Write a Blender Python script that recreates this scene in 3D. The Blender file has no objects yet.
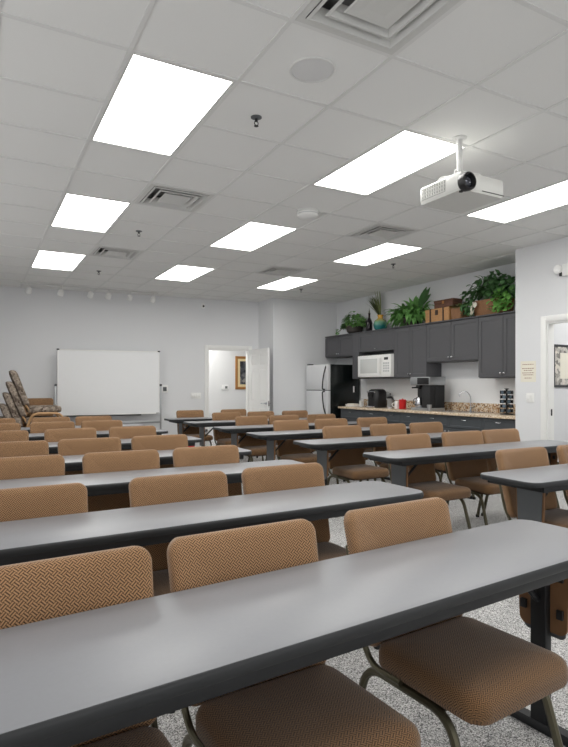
import bpy, bmesh, math, random
from mathutils import Vector, Matrix, Euler
random.seed(7)
scene = bpy.context.scene
COL = scene.collection
PI = math.pi
T = 0.6096                      # ceiling module
H = 3.05                        # ceiling height
GX, GY = 1.148 * T, 4.801 * T   # a crossing of the ceiling grid

# ------------------------------------------------------------------ materials
def lin(c):
    return tuple((v / 255 / 12.92) if v / 255 <= 0.04045 else ((v / 255 + 0.055) / 1.055) ** 2.4 for v in c)

def new_mat(name):
    m = bpy.data.materials.new(name); m.use_nodes = True
    nt = m.node_tree
    return m, nt, nt.nodes['Principled BSDF']

def node(nt, kind, **kw):
    n = nt.nodes.new(kind)
    for k, v in kw.items():
        if k in n.inputs: n.inputs[k].default_value = v
        else: setattr(n, k, v)
    return n

def mat(name, rgb, rough=0.5, metal=0.0, var=0.06, scale=30, bump=0.0, spec=0.5, coat=0.0):
    """plain procedural surface: a base colour with a little noise in tone"""
    m, nt, b = new_mat(name)
    c = lin(rgb)
    tc = node(nt, 'ShaderNodeTexCoord')
    nz = node(nt, 'ShaderNodeTexNoise', Scale=scale, Detail=3.0)
    nt.links.new(tc.outputs['Object'], nz.inputs['Vector'])
    mx = node(nt, 'ShaderNodeMix', data_type='RGBA')
    mx.inputs[6].default_value = tuple(v * (1 - var) for v in c) + (1,)
    mx.inputs[7].default_value = tuple(min(1, v * (1 + var)) for v in c) + (1,)
    nt.links.new(nz.outputs['Fac'], mx.inputs[0])
    nt.links.new(mx.outputs[2], b.inputs['Base Color'])
    b.inputs['Roughness'].default_value = rough
    b.inputs['Metallic'].default_value = metal
    b.inputs['Specular IOR Level'].default_value = spec
    if coat: b.inputs['Coat Weight'].default_value = coat
    if bump:
        bp = node(nt, 'ShaderNodeBump', Strength=bump, Distance=0.002)
        nt.links.new(nz.outputs['Fac'], bp.inputs['Height'])
        nt.links.new(bp.outputs['Normal'], b.inputs['Normal'])
    return m

def glow(name, rgb, strength):
    m, nt, b = new_mat(name)
    b.inputs['Base Color'].default_value = lin(rgb) + (1,)
    b.inputs['Emission Color'].default_value = lin(rgb) + (1,)
    b.inputs['Emission Strength'].default_value = strength
    return m

def weave(name, light, mid, dark, cell=0.0142):
    """basket weave: blocks of short diagonal dashes that turn from block to block"""
    m, nt, b = new_mat(name)
    L = nt.links
    tc = node(nt, 'ShaderNodeTexCoord')
    mp2 = node(nt, 'ShaderNodeMapping')
    mp2.inputs['Rotation'].default_value = (0, 0, math.radians(45))
    mp2.inputs['Scale'].default_value = (1 / cell, 1 / cell, 1 / cell)
    L.new(tc.outputs['UV'], mp2.inputs['Vector'])
    sep = node(nt, 'ShaderNodeSeparateXYZ'); L.new(mp2.outputs['Vector'], sep.inputs[0])
    def mt(op, a, bb=None, c=None):
        n = node(nt, 'ShaderNodeMath', operation=op)
        for i, v in enumerate((a, bb, c)):
            if v is None: continue
            if isinstance(v, (int, float)): n.inputs[i].default_value = v
            else: L.new(v, n.inputs[i])
        return n.outputs[0]
    fx = mt('FLOOR', sep.outputs[0]); fy = mt('FLOOR', sep.outputs[1])
    chk = mt('FLOORED_MODULO', mt('ADD', fx, fy), 2.0)
    sx = mt('ABSOLUTE', mt('SINE', mt('MULTIPLY', sep.outputs[0], 2 * PI)))
    sy = mt('ABSOLUTE', mt('SINE', mt('MULTIPLY', sep.outputs[1], 2 * PI)))
    h = mt('ADD', mt('MULTIPLY', sx, chk), mt('MULTIPLY', sy, mt('SUBTRACT', 1.0, chk)))
    nz = node(nt, 'ShaderNodeTexNoise', Scale=260.0, Detail=2.0)
    L.new(tc.outputs['Object'], nz.inputs['Vector'])
    hh = mt('ADD', mt('MULTIPLY', h, 0.8), mt('MULTIPLY', nz.outputs['Fac'], 0.3))
    cr = node(nt, 'ShaderNodeValToRGB')
    cr.color_ramp.elements[0].position = 0.26; cr.color_ramp.elements[0].color = lin(dark) + (1,)
    cr.color_ramp.elements[1].position = 0.95; cr.color_ramp.elements[1].color = lin(light) + (1,)
    e = cr.color_ramp.elements.new(0.5); e.color = lin(mid) + (1,)
    L.new(hh, cr.inputs[0]); L.new(cr.outputs[0], b.inputs['Base Color'])
    bp = node(nt, 'ShaderNodeBump', Strength=0.35, Distance=0.0015)
    L.new(hh, bp.inputs['Height']); L.new(bp.outputs[0], b.inputs['Normal'])
    b.inputs['Roughness'].default_value = 0.85
    b.inputs['Specular IOR Level'].default_value = 0.2
    b.inputs['Sheen Weight'].default_value = 0.25
    b.inputs['Sheen Roughness'].default_value = 0.5
    return m

def speckle(name, cols, scale, rough, bump=0.0, detail=2.0, spec=0.5):
    """several colours scattered in small cells: carpet, granite, mottled cloth"""
    m, nt, b = new_mat(name)
    L = nt.links
    tc = node(nt, 'ShaderNodeTexCoord')
    nz = node(nt, 'ShaderNodeTexNoise', Scale=scale, Detail=detail, Roughness=0.7)
    L.new(tc.outputs['Object'], nz.inputs['Vector'])
    vo = node(nt, 'ShaderNodeTexVoronoi', Scale=scale * 1.4)
    L.new(tc.outputs['Object'], vo.inputs['Vector'])
    sp = node(nt, 'ShaderNodeSeparateColor'); L.new(vo.outputs['Color'], sp.inputs[0])
    ad = node(nt, 'ShaderNodeMath', operation='ADD'); L.new(sp.outputs[0], ad.inputs[0]); L.new(nz.outputs['Fac'], ad.inputs[1])
    hf = node(nt, 'ShaderNodeMath', operation='MULTIPLY'); hf.inputs[1].default_value = 0.5; L.new(ad.outputs[0], hf.inputs[0])
    cr = node(nt, 'ShaderNodeValToRGB')
    els = cr.color_ramp.elements
    n = len(cols)
    els[0].position = 0.2; els[0].color = lin(cols[0]) + (1,)
    els[1].position = 0.8; els[1].color = lin(cols[-1]) + (1,)
    for i in range(1, n - 1):
        e = els.new(0.2 + 0.6 * i / (n - 1)); e.color = lin(cols[i]) + (1,)
    L.new(hf.outputs[0], cr.inputs[0]); L.new(cr.outputs[0], b.inputs['Base Color'])
    b.inputs['Roughness'].default_value = rough
    b.inputs['Specular IOR Level'].default_value = spec
    if bump:
        bp = node(nt, 'ShaderNodeBump', Strength=bump, Distance=0.004)
        L.new(hf.outputs[0], bp.inputs['Height']); L.new(bp.outputs[0], b.inputs['Normal'])
    return m

M = {}
M['wall'] = mat('wall_paint', (224, 225, 227), 0.75, var=0.015, scale=60, bump=0.05, spec=0.3)
M['hall_wall'] = mat('hall_paint', (220, 220, 220), 0.75, var=0.015, scale=60, spec=0.3)
M['trim'] = mat('trim_white', (236, 236, 234), 0.4, var=0.01)
M['tile'] = mat('ceiling_tile', (230, 230, 228), 0.9, var=0.05, scale=260, bump=0.25, spec=0.2)
M['bar'] = mat('ceiling_bar', (218, 218, 216), 0.45, var=0.01)
M['panel'] = glow('light_diffuser', (255, 254, 250), 8.0)
M['fill_panel'] = glow('fill_diffuser', (255, 254, 250), 26.0)  # for unseen panels put in to brighten the hall and side room
M['fixture'] = mat('fixture_white', (214, 214, 212), 0.45, var=0.01)
M['vent'] = mat('vent_enamel', (205, 205, 202), 0.45, var=0.02)
M['cavity'] = mat('vent_cavity', (130, 130, 130), 0.9)
M['chrome'] = mat('chrome', (205, 206, 210), 0.22, 1.0, var=0.02)
M['carpet'] = speckle('carpet', [(66, 65, 64), (142, 141, 140), (206, 205, 204), (240, 239, 238)], 170, 0.95, bump=0.7, spec=0.1)
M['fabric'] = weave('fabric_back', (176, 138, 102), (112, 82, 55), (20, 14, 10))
M['seat'] = weave('fabric_seat_shaded', (136, 103, 70), (88, 63, 40), (16, 11, 8))  # same weave as the backrest, darkened: shade on the seats put into the colour
M['bronze'] = mat('bronze_tube', (92, 88, 72), 0.38, 0.75, var=0.08)
M['rubber'] = mat('rubber', (28, 28, 28), 0.8)
M['ply'] = mat('seat_board', (70, 52, 38), 0.7, var=0.1)
M['table'] = mat('table_laminate', (136, 137, 141), 0.38, var=0.03, scale=90, spec=0.5)
M['edge'] = mat('table_edge', (34, 36, 38), 0.45, var=0.03)
M['steel'] = mat('table_steel', (28, 29, 31), 0.45, 0.2)
M['leg_grey'] = mat('leg_panel_grey', (92, 95, 97), 0.5, 0.2, var=0.04)
M['brown_board'] = mat('brown_board', (120, 86, 56), 0.65, var=0.08)
M['black'] = mat('black_plastic', (24, 24, 26), 0.35)
M['black_matte'] = mat('black_matte', (34, 34, 36), 0.7)
M['board_white'] = mat('whiteboard', (232, 233, 234), 0.25, var=0.01)
M['alu'] = mat('aluminium', (176, 178, 180), 0.38, 0.8, var=0.03)
M['cabinet'] = mat('cabinet_charcoal', (84, 84, 87), 0.5, var=0.04)
M['cab_dark'] = mat('cabinet_base', (72, 76, 80), 0.5, var=0.04)
M['granite'] = speckle('granite', [(66, 46, 34), (152, 112, 74), (206, 182, 150), (226, 214, 196), (120, 104, 92)], 42, 0.25, detail=4)
M['granite_top'] = speckle('granite_top', [(140, 112, 84), (204, 180, 150), (226, 208, 184), (238, 228, 214)], 60, 0.2, detail=4)
M['splash'] = mat('splash_wall', (232, 232, 232), 0.5, var=0.01)
M['white_plastic'] = mat('white_plastic', (238, 238, 236), 0.35, var=0.01)
M['grey_plastic'] = mat('grey_plastic', (190, 191, 192), 0.4, var=0.02)
M['mw_glass'] = mat('microwave_window', (206, 208, 206), 0.2, var=0.03)
M['fridge_black'] = mat('fridge_black', (17, 22, 22), 0.22, var=0.1)
M['fridge_door'] = mat('fridge_steel', (214, 215, 217), 0.35, 0.0, var=0.01)
M['red'] = mat('red_plastic', (196, 26, 28), 0.4)
M['glass_grey'] = mat('carafe_glass', (150, 150, 148), 0.1, 0.2, var=0.1)
M['coffee'] = mat('coffee', (38, 24, 16), 0.15)
M['leaf_dark'] = mat('leaf_dark', (84, 124, 76), 0.5, var=0.35, scale=16)
M['leaf_mid'] = mat('leaf_mid', (108, 156, 84), 0.5, var=0.35, scale=14)
M['leaf_fern'] = mat('leaf_fern', (112, 164, 90), 0.5, var=0.4, scale=12)
M['leaf_bright'] = mat('leaf_bright', (116, 172, 84), 0.5, var=0.25, scale=14)
M['frond'] = mat('frond_dry', (122, 132, 82), 0.6, var=0.4, scale=20)
M['stem'] = mat('stem', (92, 84, 52), 0.7)
M['pot_dark'] = mat('pot_dark', (56, 50, 46), 0.6, var=0.15)
M['wicker'] = mat('wicker', (138, 98, 66), 0.7, var=0.4, scale=60, bump=0.6)
M['box_tan'] = mat('box_tan', (182, 136, 88), 0.6, var=0.25, scale=40)
M['box_red'] = mat('box_red', (96, 60, 42), 0.6, var=0.3, scale=30)
M['leather'] = mat('strap_leather', (60, 40, 28), 0.6)
M['wood'] = mat('beech_wood', (178, 140, 98), 0.45, var=0.15, scale=22)
M['mottle'] = speckle('mottled_cloth', [(70, 58, 50), (112, 100, 90), (140, 128, 116), (168, 156, 144)], 20, 0.9, bump=0.1, detail=3, spec=0.1)
M['paper'] = mat('paper', (232, 228, 214), 0.8, var=0.03)
M['ink'] = mat('ink_brown', (150, 110, 90), 0.8)
M['gold'] = mat('gold_frame', (170, 118, 62), 0.4, 0.3, var=0.2)
M['mount'] = mat('mount_card', (226, 206, 160), 0.7)
M['art_dark'] = speckle('picture_dark', [(20, 22, 26), (48, 50, 58), (92, 92, 96), (150, 146, 140)], 9, 0.5, detail=3)
M['art_pale'] = speckle('picture_pale', [(96, 92, 88), (150, 146, 140), (204, 200, 192), (228, 220, 208)], 14, 0.5, detail=3)
M['frame_black'] = mat('frame_black', (42, 44, 48), 0.5)
M['bottle'] = mat('bottle_dark', (30, 24, 30), 0.2)
M['projector'] = mat('projector_white', (214, 214, 210), 0.4, var=0.02)
M['projector_base'] = mat('projector_base', (206, 206, 202), 0.5, var=0.02)
M['grille'] = mat('projector_grille', (168, 168, 164), 0.6)
M['lens_glass'] = mat('lens_glass', (60, 62, 70), 0.05, 0.5)
M['foil'] = mat('pod_foil', (96, 112, 124), 0.3, 0.4)
M['speaker'] = mat('speaker_grille', (212, 212, 212), 0.6, var=0.1, scale=400)

def vase_mat():
    m, nt, b = new_mat('vase_glaze')
    tc = node(nt, 'ShaderNodeTexCoord'); sp = node(nt, 'ShaderNodeSeparateXYZ')
    nt.links.new(tc.outputs['Object'], sp.inputs[0])
    nz = node(nt, 'ShaderNodeTexNoise', Scale=14.0); nt.links.new(tc.outputs['Object'], nz.inputs['Vector'])
    ma = node(nt, 'ShaderNodeMath', operation='MULTIPLY_ADD'); ma.inputs[1].default_value = 0.06
    nt.links.new(nz.outputs['Fac'], ma.inputs[0]); nt.links.new(sp.outputs[2], ma.inputs[2])
    cr = node(nt, 'ShaderNodeValToRGB'); e = cr.color_ramp.elements
    e[0].position = 0.10; e[0].color = lin((30, 110, 110)) + (1,)
    e[1].position = 0.26; e[1].color = lin((222, 170, 70)) + (1,)
    k = e.new(0.17); k.color = lin((110, 160, 130)) + (1,)
    nt.links.new(ma.outputs[0], cr.inputs[0]); nt.links.new(cr.outputs[0], b.inputs['Base Color'])
    b.inputs['Roughness'].default_value = 0.25
    return m
M['vase'] = vase_mat()

# ------------------------------------------------------------------ mesh helpers
def box(bm, x0, x1, y0, y1, z0, z1, bev=0.0):
    r = bmesh.ops.create_cube(bm, size=1.0)
    vs = r['verts']
    for v in vs:
        v.co = Vector(((x0 + x1) / 2 + v.co.x * (x1 - x0), (y0 + y1) / 2 + v.co.y * (y1 - y0), (z0 + z1) / 2 + v.co.z * (z1 - z0)))
    if bev:
        es = list({e for v in vs for e in v.link_edges})
        bmesh.ops.bevel(bm, geom=es, offset=bev, segments=2, affect='EDGES', profile=0.5)
    return bm

def B(*a, **k):
    return box(bmesh.new(), *a, **k)

def loft(bm, rings, closed=True, caps=(True, True)):
    vr = [[bm.verts.new(p) for p in r] for r in rings]
    n = len(vr[0])
    for a, b in zip(vr, vr[1:]):
        for i in range(n if closed else n - 1):
            j = (i + 1) % n
            bm.faces.new((a[i], a[j], b[j], b[i]))
    if caps[0]: bm.faces.new(list(reversed(vr[0])))
    if caps[1]: bm.faces.new(vr[-1])
    return bm

def fillet(pts, rad, n=6):
    pts = [Vector(p) for p in pts]
    out = [pts[0]]
    for a, b, c in zip(pts, pts[1:], pts[2:]):
        d1, d2 = (a - b), (c - b)
        r = min(rad, d1.length * 0.49, d2.length * 0.49)
        p, q = b + d1.normalized() * r, b + d2.normalized() * r
        for i in range(n + 1):
            t = i / n
            out.append(p * (1 - t) ** 2 + b * 2 * t * (1 - t) + q * t * t)
    out.append(pts[-1])
    return out

def tube(bm, pts, r, seg=8, rad=0.0, n=6):
    pts = fillet(pts, rad, n) if rad else [Vector(p) for p in pts]
    rr = r if isinstance(r, (list, tuple)) else [r] * len(pts)
    rings = []
    t0 = (pts[1] - pts[0]).normalized()
    up = Vector((0, 0, 1)) if abs(t0.z) < 0.9 else Vector((1, 0, 0))
    u = t0.cross(up).normalized()
    for i, p in enumerate(pts):
        t = (pts[min(i + 1, len(pts) - 1)] - pts[max(i - 1, 0)]).normalized()
        u = (u - t * u.dot(t)).normalized()
        v = t.cross(u)
        rings.append([p + (u * math.cos(2 * PI * k / seg) + v * math.sin(2 * PI * k / seg)) * rr[i] for k in range(seg)])
    return loft(bm, rings)

def lathe(bm, prof, seg=20, c=(0, 0, 0), axis='z'):
    rings = []
    for r, h in prof:
        ring = []
        for k in range(seg):
            a = 2 * PI * k / seg
            p = (r * math.cos(a), r * math.sin(a), h)
            if axis == 'y': p = (p[0], p[2], p[1])
            if axis == 'x': p = (p[2], p[0], p[1])
            ring.append(Vector(p) + Vector(c))
        rings.append(ring)
    return loft(bm, rings)

def rrect(w, d, r, n=6, wb=None, rb=None):
    """rounded rectangle, centred; wb/rb: other width / radius at the lower side"""
    wb = w if wb is None else wb; rb = r if rb is None else rb
    out = []
    for sx, sy, a0 in ((1, 1, 0), (-1, 1, 90), (-1, -1, 180), (1, -1, 270)):
        ww, q = (w, r) if sy > 0 else (wb, rb)
        cx, cy = sx * (ww / 2 - q), sy * (d / 2 - q)
        for k in range(n + 1):
            a = math.radians(a0 + 90 * k / n)
            out.append((cx + q * math.cos(a), cy + q * math.sin(a)))
    return out

def pillow(bm, w, d, r, rings, place, wb=None, rb=None, n=6):
    """a cushion: rings of (inset, height) on a rounded rectangle, set out by place(u, v, h)"""
    rs = []; uv = []; top = max(h for _, h in rings)
    bm.verts.ensure_lookup_table(); n0 = len(bm.verts)
    for ins, h in rings:
        q = max(0.008, r - ins); qb = max(0.008, (r if rb is None else rb) - ins)
        pts = rrect(w - 2 * ins, d - 2 * ins, q, n, None if wb is None else wb - 2 * ins, qb)
        rs.append([Vector(place(u, v, h)) for u, v in pts])
        for u, v in pts:                   # cloth coordinates: flat on the face, running on down the sides
            nu = max(0.0, abs(u) - (w / 2 - r)) / r; nv = max(0.0, abs(v) - (d / 2 - r)) / r
            uv.append((u + math.copysign(nu * (top - h), u), v + math.copysign(nv * (top - h), v)))
    loft(bm, rs)
    bm.verts.ensure_lookup_table(); bm.verts.index_update()
    lay = bm.loops.layers.uv.verify()
    for f in bm.faces:
        for l in f.loops:
            k = l.vert.index - n0
            if 0 <= k < len(uv): l[lay].uv = uv[k]
    return bm

def obj(name, bm, m, parent=None, loc=None, smooth=40, rot=None):
    bmesh.ops.recalc_face_normals(bm, faces=bm.faces)
    me = bpy.data.meshes.new(name)
    bm.to_mesh(me); bm.free()
    me.materials.append(m)
    if smooth:
        for p in me.polygons: p.use_smooth = True
        me.set_sharp_from_angle(angle=math.radians(smooth))
    o = bpy.data.objects.new(name, me)
    COL.objects.link(o)
    if parent is not None: o.parent = parent
    if loc is not None: o.location = loc
    if rot is not None: o.rotation_euler = rot
    return o

def thing(name, label, cat, loc=(0, 0, 0), rz=0.0, group=None):
    o = bpy.data.objects.new(name, None)
    o.empty_display_size = 0.1
    COL.objects.link(o)
    o.location = loc; o.rotation_euler = (0, 0, rz)
    o['label'] = label; o['category'] = cat
    if group: o['group'] = group
    return o

def tag(o, label, cat, group=None, kind=None):
    o['label'] = label; o['category'] = cat
    if group: o['group'] = group
    if kind: o['kind'] = kind
    return o

def struct(name, bm, m, parent=None, label=None, **k):
    o = obj(name, bm, m, parent, **k)
    if parent is None:
        o['kind'] = 'structure'
        if label: o['label'] = label
        o['category'] = name.split('_')[0]
    return o

def dup(root, loc, rz=0.0, label=None, group=None):
    r = root.copy(); COL.objects.link(r)
    r.location = loc; r.rotation_euler = (0, 0, rz)
    if label: r['label'] = label
    if group: r['group'] = group
    for ch in list(root.children):
        c = ch.copy(); COL.objects.link(c); c.parent = r
        for g in list(ch.children):
            d = g.copy(); COL.objects.link(d); d.parent = c
    return r

# ------------------------------------------------------------------ the room
XL, YB = -1.5, -2.4                       # left wall and the wall behind the viewer
XK, XR = 6.68, 6.05                       # kitchen wall, right wall
YJ, XJ = 9.87, 5.17                       # the wall corner left of the fridge
FA = math.atan2(-0.45, 4.6)               # the far wall runs slightly askew
FP = Vector((5.14, 10.53, 0))
def far(s, d=0.0, z=0.0):                 # a point on the far wall: s along it (negative to the left), d in front of it
    return FP + Vector((math.cos(FA), math.sin(FA), 0)) * s + Vector((math.sin(FA), -math.cos(FA), 0)) * d + Vector((0, 0, z))

struct('floor', B(XL - .2, 8.6, YB - .2, 13.0, -0.05, 0.0), M['carpet'], label='speckled grey loop carpet across the whole room', smooth=0)

def rect_wall(name, x0, x1, y0, y1, z1=H + .12, m='wall', label=None):
    return struct(name, B(x0, x1, y0, y1, 0, z1), M[m], label=label, smooth=0)
def window_wall(name, n, lo, hi, spans, z0, z1, place, rz):
    """an unseen wall with wide windows made up to let in fill light; local x runs along the wall"""
    bm = bmesh.new()
    box(bm, lo, hi, 0, .12, 0, z0); box(bm, lo, hi, 0, .12, z1, H + .12)
    e = lo
    for a, b in spans:
        box(bm, e, a, 0, .12, z0, z1); e = b
    box(bm, e, hi, 0, .12, z0, z1)
    struct(name, bm, M['wall'], loc=place, rot=(0, 0, rz), smooth=0)
    for a, b in spans:
        bm = bmesh.new()
        f = .05
        box(bm, a, a + f, .03, .09, z0, z1); box(bm, b - f, b, .03, .09, z0, z1); box(bm, a + f, b - f, .03, .09, z0, z0 + f); box(bm, a + f, b - f, .03, .09, z1 - f, z1)
        box(bm, (a + b) / 2 - .025, (a + b) / 2 + .025, .03, .09, z0 + f, z1 - f)
        struct('window_%d' % n, bm, M['trim'], loc=place, rot=(0, 0, rz), smooth=0); n += 1  # frame of an added window, out of view
    return n
n = window_wall('wall_left', 1, YB, 11.3, [(-1.9, 1.0), (1.5, 4.5), (5.0, 8.0)], .35, 2.75, (XL, 0, 0), PI / 2)  # windows added out of view to brighten the ceiling
window_wall('wall_back', n, XL - .12, 8.5, [(-1.2, 1.6), (2.0, 5.6)], .35, 2.75, (0, YB - .12, 0), 0)  # more added windows, behind the viewer, for fill light
rect_wall('wall_kitchen', XK, XK + .12, 4.88, YJ, label='light grey wall behind the kitchenette cabinets')
rect_wall('wall_corner', XJ, XK + .12, YJ, 10.66, label='light grey wall projection beside the fridge')
bm = bmesh.new()
D0, D1, DZ = 3.52, 4.43, 2.08             # right door opening
box(bm, XR, XR + .11, YB, D0, 0, H + .12)
box(bm, XR, XR + .11, D1, 4.88, 0, H + .12)
box(bm, XR, XR + .11, D0, D1, DZ, H + .12)
struct('wall_right', bm, M['wall'], label='light grey wall with the door opening at the right', smooth=0)
rect_wall('wall_return', XR + .11, 8.5, 4.75, 4.88, label='grey side wall seen through the right doorway')
rect_wall('wall_side_room', 8.4, 8.5, YB, 4.75, m='wall')

# far wall with its doorway, in a frame that follows the wall
S0, S1, SZ = -1.05, -0.19, 2.05
bm = bmesh.new()
box(bm, -6.75, S0, 0, .12, 0, H + .12)
box(bm, S1, 0.12, 0, .12, 0, H + .12)
box(bm, S0, S1, 0, .12, SZ, H + .12)
struct('wall_far', bm, M['wall'], label='light grey far wall with a doorway', loc=FP, rot=(0, 0, FA), smooth=0)
bm = bmesh.new()
box(bm, 2.6, 7.2, 12.45, 12.55, 0, 2.7); box(bm, 2.5, 2.6, 10.9, 12.55, 0, 2.7); box(bm, 7.2, 7.3, 10.66, 12.55, 0, 2.7)
struct('wall_hall', bm, M['hall_wall'], label='white hall wall seen through the far doorway', smooth=0)
struct('ceiling_hall', B(2.5, 7.3, 10.9, 12.55, 2.7, 2.8), M['tile'], smooth=0)

def casing(name, w, h, depth, wd=0.075):
    """door casing round an opening 0..w wide, lying on y = 0 towards -y, with the jamb inside the wall"""
    bm = bmesh.new()
    box(bm, -wd, 0, -.018, 0, 0, h + wd, .005); box(bm, w, w + wd, -.018, 0, 0, h + wd, .005); box(bm, 0, w, -.018, 0, h, h + wd, .005)
    box(bm, 0, .018, 0, depth, 0, h); box(bm, w - .018, w, 0, depth, 0, h); box(bm, .018, w - .018, 0, depth, h - .018, h)
    return bm
struct('trim_1', casing('c', S1 - S0, SZ, .12), M['trim'], label='white casing round the far doorway', loc=far(S0), rot=(0, 0, FA))
c2 = struct('trim_2', casing('c', D1 - D0, DZ, .11), M['trim'], label='white casing round the right doorway', loc=(XR, D1, 0), rot=(0, 0, -PI / 2))
obj('strike_plate', B(.0175, .021, .05, .075, .95, 1.03, .001), M['black_matte'], c2)

bm = bmesh.new()
box(bm, -6.6, S0 - .075, -.014, 0, 0, .1, .003)
struct('baseboard_far', bm, M['trim'], loc=FP, rot=(0, 0, FA))
struct('baseboard_corner', B(XJ, 5.85, YJ - .014, YJ, 0, .1, .003), M['trim'])
struct('baseboard_right', B(XR - .014, XR, D1 + .075, 4.88, 0, .1, .003), M['trim'])

# ceiling: tiles left out where a fixture sits, and the bars between
LIGHTS = [(i, j) for j in (-4, 0, 4, 8) for i in (0, 3, 6)]
VENTS = [(1, -2), (1, 3), (1, 7), (5, 3), (5, 7)]
gone = {(i, j) for i, j in VENTS} | {(i, j + d) for i, j in LIGHTS for d in (0, 1)}
bm = bmesh.new()
for i in range(-4, 11):
    for j in range(-9, 14):
        if (i, j) in gone: continue
        x0, y0 = GX + i * T, GY + j * T
        vs = [bm.verts.new(p) for p in ((x0, y0, H), (x0 + T, y0, H), (x0 + T, y0 + T, H), (x0, y0 + T, H))]
        bm.faces.new(vs)
struct('ceiling', bm, M['tile'], label='white suspended ceiling of square fissured tiles', smooth=0)
bm = bmesh.new()
for i in range(-4, 12):
    x = GX + i * T
    if XL < x < XK: box(bm, x - .012, x + .012, GY - 9 * T, GY + 14 * T if x < XJ else YJ, H - .006, H + .03)
for j in range(-9, 14):
    y = GY + j * T
    if YB < y:
        for i in range(-4, 10):               # a bar stops where a long light spans two tiles
            if (i, j - 1) in LIGHTS: continue
            box(bm, max(XL, GX + i * T), min(XK, GX + (i + 1) * T), y - .012, y + .012, H - .0055, H + .03)
struct('ceiling_grid', bm, M['bar'], label='white metal bars between the ceiling tiles', smooth=0)
rect = B(XL - .12, 8.5, YB - .12, 11.35, H + .3, H + .36)
struct('ceiling_deck', rect, M['cavity'], smooth=0)

# ------------------------------------------------------------------ ceiling fixtures
def make_light(w, d):
    t = thing('ceiling_light', '', 'ceiling light')
    bm = bmesh.new()
    a, b = w / 2 - .014, d / 2 - .014
    for (x0, x1, y0, y1) in ((-a, a, -b, -b + .012), (-a, a, b - .012, b), (-a, -a + .012, -b + .012, b - .012), (a - .012, a, -b + .012, b - .012)):
        box(bm, x0, x1, y0, y1, -.004, .06)
    box(bm, -a, a, -b, b, .06, .07)
    obj('frame', bm, M['fixture'], t)
    obj('diffuser', B(-a + .0125, a - .0125, -b + .0125, b - .0125, .004, .012), M['panel'], t)
    return t
light0 = make_light(T, 2 * T)
rown = {-4: None, 0: 'nearest', 4: 'middle', 8: 'farthest'}
coln = {0: 'left', 3: 'middle', 6: 'right'}
first = True
for i, j in LIGHTS:
    loc = (GX + (i + .5) * T, GY + (j + 1) * T, H)
    if j == -4:
        lab = {0: 'lit ceiling panel above the viewer, over the left tables', 3: 'lit ceiling panel above the viewer, over the aisle', 6: 'lit ceiling panel above the viewer, over the right tables'}[i]
    elif (i, j) == (0, 0): lab = 'largest lit ceiling panel, nearest of the three in the left line'
    elif (i, j) == (3, 0): lab = 'lit rectangular ceiling panel beside the white projector'
    elif (i, j) == (6, 0): lab = 'lit rectangular ceiling panel behind the projector, cut by the right picture edge'
    else: lab = 'lit rectangular ceiling panel, %s of the three in the %s line' % (rown[j], coln[i])
    if first:
        light0.location = loc; light0['label'] = lab; light0['group'] = 'lit panels in the ceiling'; first = False
    else: dup(light0, loc, 0, lab, 'lit panels in the ceiling')

def make_vent():
    t = thing('air_vent', '', 'air vent')
    a = T / 2 - .013
    bm = bmesh.new()
    box(bm, -a, a, -a, a, .08, .09)
    for (x0, x1, y0, y1) in ((-a, a, -a, -a + .006), (-a, a, a - .006, a), (-a, -a + .006, -a, a), (a - .006, a, -a, a)):
        box(bm, x0, x1, y0, y1, .01, .08)
    obj('housing', bm, M['cavity'], t, smooth=0)
    bm = bmesh.new()
    f = .035
    for (x0, x1, y0, y1) in ((-a, a, -a, -a + f), (-a, a, a - f, a), (-a, -a + f, -a + f, a - f), (a - f, a, -a + f, a - f)):
        box(bm, x0, x1, y0, y1, -.007, .004)
    obj('frame', bm, M['vent'], t)
    def sq(q, z): return [(-q, -q, z), (q, -q, z), (q, q, z), (-q, q, z)]
    for q in (.255, .19):
        bm = bmesh.new()
        loft(bm, [sq(q, -.012), sq(q - .045, .035), sq(q - .049, .035), sq(q - .016, -.016), sq(q, -.012)], caps=(False, False))
        obj('louver', bm, M['vent'], t, smooth=0)
    bm = bmesh.new()
    loft(bm, [sq(.128, -.012), sq(.12, -.016), sq(.06, -.012)])
    loft(bm, [sq(.128, -.012), sq(.09, .03)], caps=(True, True))
    obj('center_plate', bm, M['vent'], t, smooth=0)
    return t
vent0 = make_vent()
vl = {(1, -2): 'square white air vent nearest the viewer, beside the round ceiling speaker',
      (1, 3): 'square white air vent between the two left lit panels and the smoke detector',
      (1, 7): 'square white air vent beside the farthest lit panel of the left line',
      (5, 3): 'square white air vent beyond the smoke detector, left of the projector',
      (5, 7): 'square white air vent above the farthest lit panel of the right line'}
for k, (i, j) in enumerate(VENTS):
    loc = (GX + (i + .5) * T, GY + (j + .5) * T, H)
    if k == 0: vent0.location = loc; vent0['label'] = vl[(i, j)]; vent0['group'] = 'square ceiling vents'
    else: dup(vent0, loc, 0, vl[(i, j)], 'square ceiling vents')

t = thing('ceiling_speaker', 'round grey speaker grille set in the ceiling tile beside the nearest vent', 'speaker', (1.62, 2.63, H))
obj('grille', lathe(bmesh.new(), [(.112, -.003), (.112, -.006), (.05, -.010), (.001, -.011)], 32), M['speaker'], t)
obj('rim', lathe(bmesh.new(), [(.113, .002), (.128, .002), (.128, -.004), (.122, -.009), (.113, -.008), (.113, .002)], 32), M['fixture'], t)

t = thing('smoke_detector', 'round white smoke detector on the ceiling left of the projector', 'smoke detector', (2.9, 4.79, H))
obj('base', lathe(bmesh.new(), [(.115, .001), (.115, -.018), (.108, -.020)], 28), M['fixture'], t)
obj('head', lathe(bmesh.new(), [(.104, -.020), (.104, -.050), (.085, -.062), (.001, -.064)], 28), M['white_plastic'], t)
obj('slot_ring', lathe(bmesh.new(), [(.1055, -.030), (.1055, -.036), (.103, -.036), (.103, -.030)], 28), M['grey_plastic'], t)

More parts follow.
